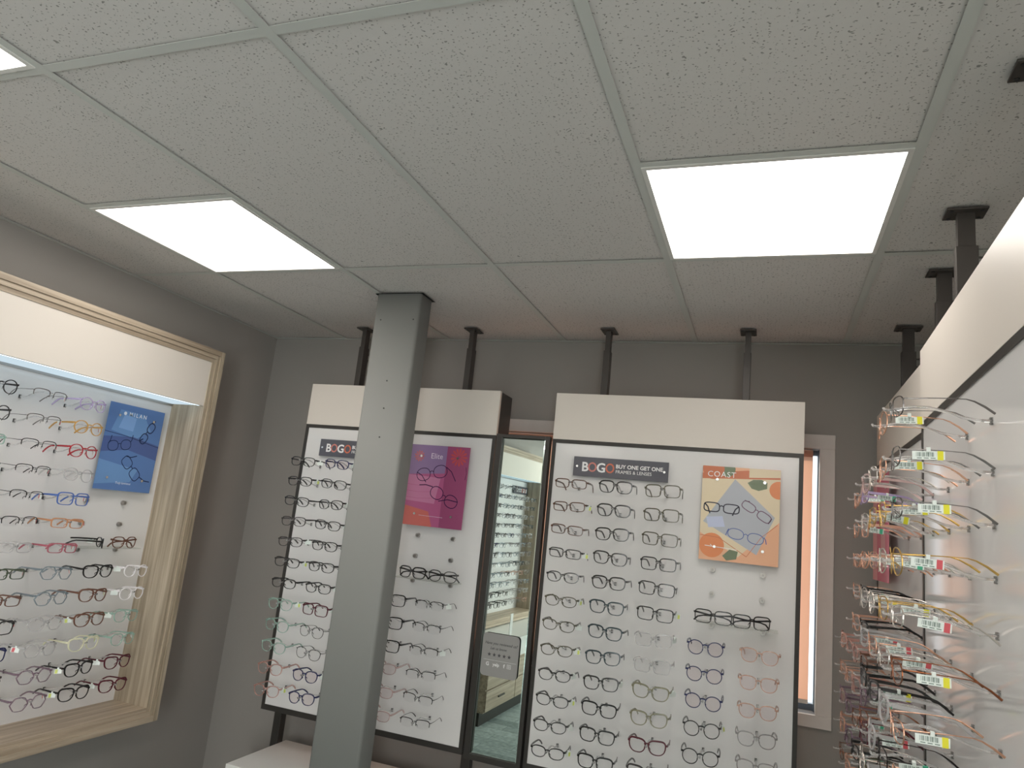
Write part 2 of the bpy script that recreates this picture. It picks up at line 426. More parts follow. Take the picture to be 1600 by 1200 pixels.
def poster(name, label, loc, rz, w, h, bg, paint, group='brand posters on the displays', bolts=True):
    """acrylic faced print on four steel standoffs; local x right, z up from the lower left corner"""
    r = empty(name, loc, rz); tag(r, label, 'poster', group)
    bm = bmesh.new(); box(bm, 0, w, .0005, .005, 0, h); fin(bm, 'backing_plate', M_acry if bg is None else bg, r)
    bm = bmesh.new(); mats = paint(bm, w, h); fin(bm, 'printed_picture', mats, r)
    if bolts:
        for (x, z) in ((.055, .05), (w-.055, .05), (.055, h-.05), (w-.055, h-.05)):
            bm = bmesh.new(); cyl(bm, (x, -.004, z), (0, 1, 0), .0055, .0042, 14); cyl(bm, (x, .005, z), (0, 1, 0), .006, .021, 12)
            fin(bm, 'standoff_bolt', M_bolt, r, smooth=False)
    return r
def flat(name, r, g, b, rough=.25): return pbr(name, hexc(r, g, b), rough)

def paint_coast(bm, w, h):
    m = [flat('coast_peach', 232, 178, 142), flat('coast_cream', 226, 210, 178), flat('coast_grey', 178, 182, 190), flat('coast_orange', 226, 140, 90),
         flat('coast_leaf', 112, 126, 98), flat('coast_dark', 48, 46, 60), flat('coast_blue', 84, 100, 158), flat('coast_mauve', 112, 84, 104), flat('coast_white', 240, 238, 235), flat('coast_rust', 200, 116, 80), flat('coast_pale', 190, 198, 222)]
    e = -.0001
    poly(bm, [(0, 0), (w, 0), (w, h), (0, h)], 0, 0)
    poly(bm, [(.0, .10), (.14, .02), (w, .16), (w, h*.93), (.0, h*.88)], 1, e)
    poly(bm, [(.0, h*.86), (w, h*.90), (w, h*.955), (.165, h*.975), (0, h*.92)], 9, e*1.5)
    poly(bm, [(.17, h*.90), (w, h*.92), (w, h*.995), (.17, h)], 1, e*2)
    for (x, z, r_, mi) in ((.045, .055, .045, 3), (w-.005, h-.075, .033, 3), (.04, h-.01, .04, 9), (w-.06, .0, .06, 0), (.09, h-.008, .03, 4)):
        pts = [(min(w, max(0, x+r_*math.cos(2*PI*k/28))), min(h, max(0, z+r_*math.sin(2*PI*k/28)))) for k in range(28)]
        # drop repeated clamped points
        q = []
        for p in pts:
            if not q or abs(p[0]-q[-1][0])+abs(p[1]-q[-1][1]) > 1e-5: q.append(p)
        if abs(q[0][0]-q[-1][0])+abs(q[0][1]-q[-1][1]) < 1e-5: q.pop()
        poly(bm, q, mi, e*3-.00003*mi)
    poly(bm, [(.12, h-.045), (.265, h*.50), (.205, .035), (.01, h*.40)], 2, e*4)
    poly(bm, [(.02, h*.45), (.08, h*.47), (.09, h*.36), (.03, h*.34)], 10, e*5)
    poly(bm, [(.165, h-.055), (.185, h-.042), (.215, h-.04), (.235, h-.05), (.235, h-.072), (.205, h-.082), (.18, h-.075)], 4, e*5)
    poly(bm, [(.085, .02), (.11, .045), (.14, .04), (.135, .012), (.10, .004)], 4, e*5)
    stroke(bm, [(0, .09), (.07, .085), (.17, .025), (.28, 0)][:3], .0022, 9, e*6); stroke(bm, [(.17, .025), (.22, .10), (.275, .15)], .0018, 9, e*6)
    draw_specs(bm, .075, h*.555, 1.05, -.03, 5, e*7, lw=.0042, arms=((.35, -1.0), (-.35, -1.0)), n=3.5, squash=.8)
    draw_specs(bm, .20, h*.545, .95, -.55, 7, e*7, lw=.0032, arms=((.3, .2), (.0, -.7)), n=3, squash=.8)
    draw_specs(bm, .165, h*.28, 1.05, -.16, 6, e*7, lw=.0026, arms=((-.1, -.7), (.2, -.6)), n=2.3, squash=.9)
    text_faces(bm, 'COAST', .018, h-.040, .030, 8, e*8, spacing=1.12)
    stroke(bm, [(.02, .052), (.135, .046)], .0022, 8, e*8); stroke(bm, [(.04, .058), (.046, .052)], .002, 8, e*8)
    return m
def paint_elite(bm, w, h):
    m = [flat('elite_magenta', 184, 98, 140), flat('elite_violet', 148, 122, 162), flat('elite_plum', 158, 80, 118), flat('elite_red', 196, 84, 88), flat('elite_ink', 62, 36, 74), flat('elite_white', 226, 210, 226), flat('elite_coral', 208, 112, 104), flat('elite_rose', 200, 128, 164)]
    e = -.0001
    poly(bm, [(0, 0), (w, 0), (w, h), (0, h)], 0, 0)
    poly(bm, [(0, h*.62), (w*.62, h*.66), (w*.62, h), (0, h)], 1, e)
    poly(bm, [(w*.62, 0), (w, 0), (w, h), (w*.62, h)], 2, e)
    poly(bm, [(0, h*.30), (w*.5, h*.28), (w*.56, h*.60), (0, h*.62)], 7, e*2)
    poly(bm, [(0, 0), (w*.5, 0), (w*.42, h*.18), (0, h*.24)], 6, e*3)
    for (x, z, r0, r1, n) in ((w-.05, h-.045, .018, .042, 13), (.045, h-.05, .010, .026, 11)):
        for k in range(n):
            a = 2*PI*k/n; b = a+.16; c_ = a-.16
            p = [(x+r0*.4*math.cos(c_), z+r0*.4*math.sin(c_)), (x+r1*.8*math.cos(c_), z+r1*.8*math.sin(c_)), (x+r1*math.cos(a), z+r1*math.sin(a)), (x+r1*.8*math.cos(b), z+r1*.8*math.sin(b)), (x+r0*.4*math.cos(b), z+r0*.4*math.sin(b))]
            p = [(min(w, max(0, i)), min(h, max(0, j))) for i, j in p]
            try: poly(bm, p, 3 if x > .1 else 6, e*4)
            except ValueError: pass
    stroke(bm, [(w-.012, h-.085), (w-.006, h-.11), (w-.010, h-.14)], .002, 4, e*5)
    for k in range(3): stroke(bm, [(0, h*.50-k*.028), (w*.2, h*.49-k*.028), (w*.45, h*.505-k*.028)], .0014, 0, e*5)
    draw_specs(bm, .115, h*.655, 1.2, .22, 4, e*7, lw=.0030, arms=((.55, -1.2), (.5, -1.6)), n=2.2, squash=1.15)
    draw_specs(bm, .185, h*.37, 1.15, -.42, 4, e*7, lw=.0034, arms=((-.9, -.6), (-1.2, -1.0)), n=2.2, squash=1.15)
    text_faces(bm, 'Elite', .10, h-.058, .034, 5, e*8)
    stroke(bm, [(.075, .045), (.19, .043)], .0013, 5, e*8)
    return m
def paint_milan(bm, w, h):
    m = [flat('milan_blue', 88, 122, 176), flat('milan_light', 126, 164, 214), flat('milan_deep', 76, 96, 148), flat('milan_ink', 34, 50, 84), flat('milan_white', 225, 232, 242), flat('milan_sky', 106, 146, 196)]
    e = -.0001
    poly(bm, [(0, 0), (w, 0), (w, h), (0, h)], 0, 0)
    poly(bm, [(.03, h*.68), (w*.55, h*.62), (w*.80, h*.74), (w*.62, h*.92), (w*.2, h*.93)], 5, e)
    poly(bm, [(w*.22, h*.72), (w*.48, h*.70), (w*.50, h*.86), (w*.28, h*.88)], 1, e*2)
    poly(bm, [(0, h*.42), (w*.45, h*.48), (w, h*.40), (w, h*.58), (w*.5, h*.64), (0, h*.60)], 2, e*2)
    poly(bm, [(0, .02), (w*.6, .04), (w*.7, h*.26), (0, h*.34)], 5, e*2)
    stroke(bm, [(0, h*.66), (w*.4, h*.635), (w, h*.56)], .0022, 3, e*5)
    draw_specs(bm, .085, h*.52, .92, .18, 3, e*7, lw=.0032, arms=((.3, 1.0), (.2, .9)), n=2.3, squash=1.15)
    draw_specs(bm, .215, h*.71, .85, 1.05, 3, e*7, lw=.0048, arms=((.4, -.3), (.3, -.3)), n=2.6, squash=1)
    draw_specs(bm, .165, h*.27, 1.0, -.75, 3, e*7, lw=.0036, arms=((.6, 1.2), (.9, .8)), n=3.2, squash=1.1)
    disc(bm, .082, h-.038, .0075, 4, e*8); 
    text_faces(bm, 'MILAN', .102, h-.046, .024, 4, e*8, bold=.0003, spacing=1.45)
    text_faces(bm, 'Truly luminous', .10, .028, .013, 4, e*8, shear=.3)
    return m
def paint_rose(bm, w, h):
    m = [flat('rose_pink', 200, 96, 122), flat('rose_pale', 214, 150, 158), flat('rose_white', 235, 222, 222), flat('rose_ink', 110, 50, 70)]
    e = -.0001
    poly(bm, [(0, 0), (w, 0), (w, h), (0, h)], 0, 0)
    poly(bm, [(0, 0), (w*.3, 0), (w*.25, h), (0, h)], 1, e)
    poly(bm, [(w*.55, h*.1), (w*.8, h*.15), (w*.75, h*.6), (w*.5, h*.5)], 1, e)
    draw_specs(bm, w/2, h*.6, 1.1, .1, 3, e*3, lw=.003)
    return m
def bogo(label, loc, rz, s=1.0):
    w, h = .385*s, .079*s
    r = empty('offer_sign', loc, rz); tag(r, label, 'sign', 'buy one get one signs')
    bm = bmesh.new(); box(bm, 0, w, .0005, .004, 0, h); fin(bm, 'sign_plate', flat('bogo_grey', 84, 84, 92, .2), r)
    bm = bmesh.new(); e = -.0002
    W, O, P = 0, 1, 2
    text_faces(bm, 'B', .034*s, .0215*s, .052*s, W, e, bold=.0013*s)
    text_faces(bm, 'G', .096*s, .0215*s, .052*s, W, e, bold=.0013*s)
    for cx, mi in ((.079, P), (.152, O)):
        stroke(bm, [(cx*s+.0148*s*math.cos(2*PI*k/28), .0395*s+.0165*s*math.sin(2*PI*k/28)) for k in range(28)], .0062*s, mi, e, True)
    text_faces(bm, 'BUY ONE GET ONE', .175*s, .0415*s, .0215*s, W, e, bold=.0005*s)
    text_faces(bm, 'FRAMES & LENSES', .175*s, .0215*s, .0185*s, W, e)
    fin(bm, 'sign_lettering', [pbr('sign_white', (.82, .82, .82, 1), .4), flat('sign_orange', 208, 112, 84), flat('sign_salmon', 204, 126, 116)], r)
    for x in (.016*s, w-.016*s):
        bm = bmesh.new(); cyl(bm, (x, -.004, h/2), (0, 1, 0), .0048, .0045, 14); cyl(bm, (x, .004, h/2), (0, 1, 0), .005, .014, 12); fin(bm, 'standoff_bolt', M_bolt, r)
    return r

# ------------------------------------------------------------------ shared rod and knob meshes
def rod_mesh():
    bm = bmesh.new()
    pts = [(0, 0, -.012), (0, -.02, -.0125), (0, -.045, -.008), (0, -.07, .001), (0, -.095, .0075), (0, -.12, .008), (0, -.14, .0035), (0, -.158, 0), (0, -.166, .0005), (0, -.169, .005)]
    sweep(bm, pts, .0068, .0052, seg=8)
    for f in bm.faces: f.smooth = True
    me = bpy.data.meshes.new('display_rod'); bmesh.ops.recalc_face_normals(bm, faces=bm.faces); bm.to_mesh(me); bm.free(); me.materials.append(M_rod)
    return me
def clip_mesh():
    bm = bmesh.new()
    box(bm, -.0035, .0035, -.004, 0, -.008, -.0062); box(bm, -.0035, .0035, -.004, 0, -.0188, -.017); box(bm, -.0048, -.003, -.004, 0, -.0188, -.0062)
    me = bpy.data.meshes.new('rod_clip'); bm.to_mesh(me); bm.free(); me.materials.append(M_clip)
    return me
def knob_mesh():
    bm = bmesh.new()
    cyl(bm, (0, 0, 0), (0, -1, 0), .0095, .003, 20); cyl(bm, (0, -.003, 0), (0, -1, 0), .0088, .011, 20); cyl(bm, (0, -.014, 0), (0, -1, 0), .006, .001, 16)
    for k in range(2): box(bm, -.002+.004*k-.0006, -.002+.004*k+.0006, -.0156, -.0148, -.004, .004, 1)
    me = bpy.data.meshes.new('rod_socket'); bmesh.ops.recalc_face_normals(bm, faces=bm.faces); bm.to_mesh(me); bm.free(); me.materials.append(M_chrome); me.materials.append(M_clip)
    return me
ROD, CLIP, KNOB = rod_mesh(), clip_mesh(), knob_mesh()
def add_rod(parent, x, z, clip=True):
    r = link('display_rod', ROD, None, parent, (x, 0, z))
    if clip: link('rod_clip', CLIP if clip is True else clip, None, r)
CLIPC = CLIP.copy(); CLIPC.materials.clear(); CLIPC.materials.append(clearish('clip_clear', (.8, .8, .79, 1), .1, .08, .35, (.35, .34, .33, 1)))
def add_knob(parent, x, z): link('rod_socket', KNOB, None, parent, (x, 0, z))
def shelf(label, loc, rz, w=.28, d=.085):
    r = empty('acrylic_shelf', loc, rz); tag(r, label, 'shelf', 'small clear shelves')
    bm = bmesh.new(); box(bm, -w/2, w/2, -d, 0, 0, .004, bev=.0008); fin(bm, 'shelf_plate', M_shelf, r)
    for sx in (-.09, .09): link('rod_socket', KNOB, None, r, (sx, .012, -.012))
    return r

# ------------------------------------------------------------------ free-standing display panels
def display_panel(label, loc, rz, rods, knobs, z_top=2.127, post_off=-.02, hw=.49, depth=1.0, group='white display panels', clip=True, post_y=.12):
    r = empty('display_stand', loc, rz); tag(r, label, 'display stand', group)
    bm = bmesh.new(); box(bm, -hw+.016, hw-.016, 0, .018, .665, 1.914); fin(bm, 'back_board', M_board, r)
    bm = bmesh.new()
    for (a, b, c, d) in ((-hw, -hw+.016, .642, 1.93), (hw-.016, hw, .642, 1.93), (-hw+.016, hw-.016, 1.914, 1.93), (-hw+.016, hw-.016, .642, .665)):
        box(bm, a, b, -.003, .034, c, d)
    fin(bm, 'panel_frame', M_steel, r)
    bm = bmesh.new(); box(bm, -hw+.016, hw-.016, .0181, .034, .665, 1.914); fin(bm, 'rear_sheet', M_white, r)
    bm = bmesh.new(); box(bm, -hw, hw, -.004, .014, 1.93, z_top, bev=.0008); fin(bm, 'header_board', M_header, r)
    bm = bmesh.new(); box(bm, -hw+.002, hw-.0005, .014, post_y+.03, 1.93, z_top-.003); fin(bm, 'header_box', M_steel, r)
    for sx in (-.468, .468):
        bm = bmesh.new(); box(bm, sx-.019, sx+.019, post_y-.02, post_y+.02, 0, 1.93, bev=.002); fin(bm, 'support_leg', M_steel, r)
    for sx in (post_off-.292, post_off+.292):
        bm = bmesh.new(); y = post_y
        box(bm, sx-.011, sx+.011, y-.019, y+.019, 2.10, H-.005)
        box(bm, sx-.014, sx+.014, y-.024, y+.024, 2.0, 2.345, bev=.0015)
        p = fin(bm, 'ceiling_post', M_post, r)
        bm = bmesh.new(); box(bm, sx-.032, sx+.032, y-.045, y+.045, H-.0062, H-.0012, bev=.001)
        cb = fin(bm, 'ceiling_plate', M_post, p)
        for a in (-.022, .022):
            for b in (-.033, .033):
                bm = bmesh.new(); cyl(bm, (sx+a, y+b, H-.0055), (0, 0, -1), .005, .003, 10); fin(bm, 'plate_screw', M_clip, p)
        for z in (2.318, 2.288):
            bm = bmesh.new(); cyl(bm, (sx, y+.024, z), (0, 1, 0), .003, .012, 8); cyl(bm, (sx, y+.036, z), (0, 1, 0), .0062, .005, 10)
            fin(bm, 'height_knob', M_post, p)
    for (x, z) in rods: add_rod(r, x, z, clip)
    for (x, z) in knobs: add_knob(r, x, z)
    return r
ZR = lambda k: 1.743-.0890*k          # rows of the free-standing panels
ZL = lambda k: 1.846-.0901*k          # rows of the wall display
P1X = [.176, .355, .533, .711, .886]
P2X = [1.43, 1.607, 1.786, 1.967, 2.146]
ROT_L, ROT_R = PI/2, -PI/2
c1, c2 = .5515, 1.788
rods1 = [(P1X[c]-c1, ZR(k)) for c in (0, 1, 2) for k in range(12)]+[(P1X[c]-c1, ZR(k)) for c in (3, 4) for k in range(6, 12)]
rods2 = [(P2X[c]-c2, ZR(k)) for c in (0, 1, 2) for k in range(12)]+[(P2X[c]-c2, ZR(k)) for c in (3, 4) for k in range(6, 12)]
kn = lambda xs, c: [(x-c, z) for x in xs for z in (1.472, 1.383)]
display_panel('white display panel with cream header behind the grey pillar', (c1, 1.90, 0), 0, rods1, kn([.729, .898], c1))
display_panel('white display panel with cream header between mirror and window edge', (c2, 1.90, 0), 0, rods2, kn([1.97, 2.148], c2))
# right hand row
XA, XBb = 2.52, 2.557
TH = math.radians(1.3)
def PA(y, d):      # point on the nearer right stand, d in front of its board
    l = y-YA
    return (XA+l*math.sin(TH)-d*math.cos(TH), YA+l*math.cos(TH)+d*math.sin(TH))
YA, YBc = .645, 1.645
AY = [.455, .635, .815, .99]
BY = [1.30, 1.48, 1.66, 1.84]
NA, NB = 11, 10
rodsA = [(YA-y, ZR(k)) for i, y in enumerate(AY) for k in range(-1 if i < 2 else 0, NA-1)]
rodsB = [(YBc-y, ZR(k)) for i, y in enumerate(BY) for k in range(0 if i < 2 else 5, NB)]
display_panel('white display panel with cream header nearest on the right side', (XA, YA, 0), ROT_R-TH, rodsA, [], post_off=-.02, clip=CLIPC, post_y=.070)
display_panel('white display panel with pink poster at the far right end', (XBb, YBc, 0), ROT_R, rodsB, [], post_off=-.02, clip=CLIPC, post_y=.078)

# ------------------------------------------------------------------ wood framed wall displays
def wall_display(label, yc, W, rods, knobs, clip=True):
    r = empty('wall_display', (XL+.005, yc, 0), ROT_L); tag(r, label, 'wall display', 'wood framed wall displays')
    hw = W/2; F = -.20; z0, z1 = .65, 2.145
    bm = bmesh.new(); box(bm, -hw, hw, 0, .004, z0, 1.96); fin(bm, 'back_board', M_board, r)
    bm = bmesh.new(); box(bm, -hw, hw, F+.016, F+.032, 1.94, z1, bev=.0006); fin(bm, 'header_board', M_header, r)
    bm = bmesh.new(); box(bm, -hw, hw, F+.032, .0, 1.946, 1.955); fin(bm, 'soffit_board', M_white, r)
    bm = bmesh.new(); box(bm, -hw+.004, hw-.004, F+.034, -.006, 1.9415, 1.9459); fin(bm, 'light_diffuser', M_led, r)
    bm = bmesh.new(); box(bm, -hw+.006, hw-.006, F+.033, F+.041, 1.9402, 1.9414); fin(bm, 'led_strip', M_strip, r)
    bm = bmesh.new(); box(bm, -hw, hw, -.006, 0, 1.932, 1.9459); fin(bm, 'shadow_line_strip', M_chrome, r)  # strip added to draw the shadow line where soffit meets board
    steps = [(0, .018, .012), (.018, .036, .006), (.036, .058, 0)]
    for s in (-1, 1):
        bm = bmesh.new()
        for (a, b, d) in steps:
            x0, x1 = sorted((s*(hw+a), s*(hw+b))); box(bm, x0, x1, F+d, .004, z0-b, z1+b)
        fin(bm, 'side_frame', M_woodv, r)
    for (zz, s, nm) in ((z1, 1, 'top_frame'), (z0, -1, 'bottom_frame')):
        bm = bmesh.new()
        for (a, b, d) in steps:
            za, zb = sorted((zz+s*a, zz+s*b)); box(bm, -hw-a-(.0 if s else 0), hw+a, F+d, .004, za, zb)
        fin(bm, nm, M_woodh, r)
    for (x, z) in rods: add_rod(r, x, z, clip)
    for (x, z) in knobs: add_knob(r, x, z)
    return r
LY = [1.403, 1.225, 1.046, .863, .682]
W1, Y1c = 1.818, .659
rl = [(LY[c]-Y1c, ZL(k)) for c in (2, 3, 4) for k in range(0, 7)]+[(LY[c]-Y1c, ZL(k)) for c in (0, 1, 2, 3) for k in range(7, 13)]
wall_display('wood framed lit wall display of eyeglasses on the left wall', Y1c, W1, rl, [(1.408-Y1c, 1.477), (1.408-Y1c, 1.387), (1.225-Y1c, 1.477), (1.225-Y1c, 1.387)])
Y2c = -1.557
MY = [-2.30+.18*k for k in range(7)]
rm = [(MY[c]-Y2c, ZL(k)) for c in range(7) for k in range(0 if c > 2 else 1, 13)]
wall_display('second wood framed lit wall display, seen reflected in the mirror', Y2c, W1, rm, [], clip=False)

# ------------------------------------------------------------------ mirror with sticker
mr_ = empty('wall_mirror', (1.17, 1.885, 1.3), math.radians(-1.25))
mr_.rotation_euler = (math.radians(.5), 0, math.radians(-1.25))
tag(mr_, 'tall narrow black framed mirror hung between the two white panels', 'mirror')
bm = bmesh.new()
x0, x1, z0, z1 = -.118, .122, -.665, .635; ft = .0175; fl = .026
for (a, b, c, d) in ((x0, x0+fl, z0, z1), (x1-ft, x1, z0, z1), (x0+fl, x1-ft, z1-.014, z1), (x0+fl, x1-ft, z0, z0+.022)):
    box(bm, a, b, -.006, .03, c, d, bev=.001)
fin(bm, 'mirror_frame', M_steel, mr_)
bm = bmesh.new()
gx0, gx1, gz0, gz1 = x0+fl, x1-ft, z0+.022, z1-.014; bv = .011
o_ = [bm.verts.new(p) for p in ((gx0, .0015, gz0), (gx1, .0015, gz0), (gx1, .0015, gz1), (gx0, .0015, gz1))]
i_ = [bm.verts.new(p) for p in ((gx0+bv, 0, gz0+bv), (gx1-bv*.5, 0, gz0+bv*.5), (gx1-bv*.5, 0, gz1-bv*.5), (gx0+bv, 0, gz1-bv*.5))]
for k in range(4): bm.faces.new((o_[k], o_[(k+1) % 4], i_[(k+1) % 4], i_[k]))
bm.faces.new(i_)
b_ = [bm.verts.new((v.co.x, .005, v.co.z)) for v in o_]
for k in range(4): bm.faces.new((o_[k], b_[k], b_[(k+1) % 4], o_[(k+1) % 4]))
bm.faces.new(b_[::-1])
fin(bm, 'mirror_glass', M_mirror, mr_)
st = empty('review_sticker', (1.088, 1.8815, .957)); st.rotation_euler = (math.radians(.5), 0, math.radians(-1.25))
tag(st, 'grey rounded review sticker with five stars on the mirror', 'sticker')
bm = bmesh.new(); w, h, rr = .158, .165, .016; pts = []
for (cx, cz, a0) in ((w-rr, h-rr, 0), (rr, h-rr, 90), (rr, rr, 180), (w-rr, rr, 270)):
    for k in range(6):
        a = math.radians(a0+18*k); pts.append((cx+rr*math.cos(a), cz+rr*math.sin(a)))
f = [bm.verts.new((p[0], 0, p[1])) for p in pts]; g = [bm.verts.new((p[0], .001, p[1])) for p in pts]
bm.faces.new(f); bm.faces.new(g[::-1])
for k in range(len(f)): bm.faces.new((f[k], g[k], g[(k+1) % len(f)], f[(k+1) % len(f)]))
fin(bm, 'sticker_film', pbr('sticker_grey', (.30, .295, .285, 1), .35), st)
bm = bmesh.new(); e = -.0003
text_faces(bm, 'Have you reviewed us?', .010, .122, .0150, 0, e, bold=.0002, shear=.25)
text_faces(bm, 'Let us know.', .035, .103, .0140, 0, e, bold=.0002, shear=.25)
for k in range(5):
    cx, cz = .033+.0215*k, .083
    poly(bm, [(cx+(.0085 if j % 2 == 0 else .0036)*math.sin(PI*j/5), cz+(.0085 if j % 2 == 0 else .0036)*math.cos(PI*j/5)) for j in range(10)], 0, e)
stroke(bm, [(.01, .062), (.15, .062)], .001, 1, e)
text_faces(bm, 'G', .022, .040, .019, 1, e, bold=.0006); text_faces(bm, 'yelp', .052, .041, .017, 1, e, bold=.0006); text_faces(bm, 'f', .098, .040, .019, 1, e, bold=.0008)
stroke(bm, [(.114, .040), (.129, .040), (.129, .054), (.114, .054)], .0022, 1, e, True); stroke(bm, [(.1215+.0035*math.cos(a), .047+.0035*math.sin(a)) for a in [2*PI*k/10 for k in range(10)]], .0016, 1, e, True)
fin(bm, 'sticker_print', [pbr('sticker_ink', (.055, .055, .06, 1), .5), pbr('sticker_white', (.72, .72, .72, 1), .5)], st)

# ------------------------------------------------------------------ posters, signs, shelves
poster('eyewear_poster', 'orange and cream poster of glasses on the panel beside the window', (1.918, 1.872, 1.507), 0, .281, .352, None, paint_coast)
poster('eyewear_poster', 'magenta and violet poster of glasses beside the grey pillar', (.655, 1.872, 1.513), 0, .285, .352, None, paint_elite)
poster('eyewear_poster', 'blue poster of glasses inside the wood framed display', (XL+.033, 1.222, 1.527), ROT_L, .289, .362, None, paint_milan)
poster('eyewear_poster', 'pink poster mostly hidden by frames on the far right panel', (XBb-.028, 2.035, 1.50), ROT_R, .37, .36, None, paint_rose)
bogo('dark grey offer sign cut off by the grey pillar', (.168, 1.880, 1.782), 0)
bogo('dark grey offer sign lettered in full on the panel beside the window', (1.402, 1.880, 1.782), 0)
bogo('small dark offer sign seen reflected in the mirror', (XL+.028, -2.44, 1.80), ROT_L)
shelf('clear shelf under the orange poster holding two black glasses', (2.065, 1.892, 1.283), 0)
shelf('clear shelf beside the pillar holding two black glasses', (.82, 1.892, 1.292), 0)
shelf('clear shelf under the blue poster by the wood frame', (XL+.013, 1.325, 1.292), ROT_L)

# ------------------------------------------------------------------ low cabinets
cb = empty('low_cabinet', (.55, 1.87, 0)); tag(cb, 'white topped low cabinet under the panel behind the pillar', 'cabinet')
bm = bmesh.new(); box(bm, -.449, .449, -.198, .199, .445, .48, bev=.0015); fin(bm, 'cabinet_top', M_white, cb)
bm = bmesh.new(); box(bm, -.44, .44, -.18, .195, .08, .445); fin(bm, 'cabinet_body', M_white, cb)
bm = bmesh.new(); box(bm, -.42, .42, -.16, .18, 0, .08); fin(bm, 'plinth', M_steel, cb)
for k in range(2):
    bm = bmesh.new(); box(bm, -.437+.44*k, -.003+.44*k, -.196, -.18, .10, .435, bev=.002); d = fin(bm, 'cabinet_door', M_white, cb)
    bm = bmesh.new(); cyl(bm, (-.04+.08*k, -.208, .28), (0, 1, 0), .008, .012, 12); fin(bm, 'knob', M_chrome, d)
cb = empty('drawer_cabinet', (XL+.005, -1.49, 0), ROT_L); tag(cb, 'low wood drawer cabinet seen reflected in the mirror', 'cabinet')
bm = bmesh.new(); box(bm, -.91, .91, -.535, 0, .10, .43); fin(bm, 'cabinet_body', M_woodh, cb)
bm = bmesh.new(); box(bm, -.90, .90, -.50, -.01, 0, .10); fin(bm, 'plinth', M_steel, cb)
for i in range(3):
    for j in range(2):
        bm = bmesh.new(); box(bm, -.90+.605*i, -.90+.605*i+.595, -.549, -.535, .11+.16*j, .26+.16*j, bev=.002); d = fin(bm, 'drawer', M_woodh, cb)
        bm = bmesh.new(); box(bm, -.66+.605*i, -.54+.605*i, -.559, -.549, .18+.16*j, .19+.16*j); fin(bm, 'drawer_handle', M_steel, d)
wb = empty('display_box', (XL+.36, -1.62, .43), ROT_L); tag(wb, 'white box on the wood cabinet seen in the mirror', 'box')
bm = bmesh.new(); box(bm, -.66, .64, -.185, .34, 0, .145, bev=.003); fin(bm, 'box_body', M_white, wb)
bm = bmesh.new(); box(bm, -.665, .645, -.19, .345, .145, .153, bev=.001); fin(bm, 'box_lid', M_white, wb)
wc = empty('card_stand', (.06, -1.06, .583), ROT_L); tag(wc, 'upright white card stand on the white box in the mirror', 'card stand')
bm = bmesh.new(); box(bm, -.028, .028, -.002, .002, .004, .20); fin(bm, 'card', M_white, wc)
bm = bmesh.new(); box(bm, -.04, .04, -.03, .03, 0, .004); fin(bm, 'stand_base', M_white, wc)

# ------------------------------------------------------------------ eyeglasses
# shape: half width a, half height b, exponent n, top flare, eye spacing, rim width, brow width
SH = {
 'rectangular': (.0262, .0150, 4.2, .03, .0340, .0022, .0034), 'oval': (.0255, .0172, 2.5, .05, .0335, .0020, .0030),
 'wayfarer': (.0258, .0202, 3.3, .09, .0340, .0024, .0046), 'square': (.0268, .0205, 4.2, .04, .0348, .0024, .0036),
 'round': (.0240, .0222, 2.1, .02, .0335, .0022, .0026), 'panto': (.0246, .0208, 2.7, .10, .0335, .0022, .0030),
 'cat-eye': (.0262, .0205, 2.8, .13, .0345, .0025, .0048), 'hexagonal': (.0265, .0220, 0, .02, .0350, .0022, .0026),
 'half-rim': (.0262, .0160, 3.2, .05, .0345, .0014, .0024), 'slim-metal': (.0262, .0165, 3.0, .04, .0340, .0012, .0014),
 'soft-square': (.0258, .0178, 3.0, .06, .0338, .0020, .0030)}
def outline(shape, sgn, off=0, seg=26):
    a, b, n, fl, ex, rw, bw = SH[shape]; pts = []
    for k in range(seg):
        t = 2*PI*k/seg; c, s = math.cos(t), math.sin(t)
        if n: x = a*abs(c)**(2/n)*(1 if c >= 0 else -1); z = b*abs(s)**(2/n)*(1 if s >= 0 else -1)
        else:
            m = 6; w = 2*PI/m; rr = math.cos(PI/m)/math.cos(((t) % w)-PI/m); rr = rr*.8+.2
            x, z = a*1.05*rr*c, b*1.08*rr*s
        x *= 1+fl*z/b
        if shape == 'cat-eye' and z > 0 and x > 0: z += .0045*(x/a)**2*(z/b)
        if shape in ('cat-eye', 'panto', 'wayfarer', 'oval', 'soft-square') and z < 0: x *= 1-.10*abs(z/b)**2
        pts.append((x, z))
    out = []
    for k in range(seg):
        p, q = pts[k-1], pts[(k+1) % seg]; tx, tz = q[0]-p[0], q[1]-p[1]; l = math.hypot(tx, tz) or 1
        nx, nz = tz/l, -tx/l
        wv = off(k/seg) if callable(off) else off
        out.append((sgn*(ex+pts[k][0]+nx*wv), pts[k][1]+nz*wv))
    return out
def cy(x): return 2.0*x*x
MC = {}
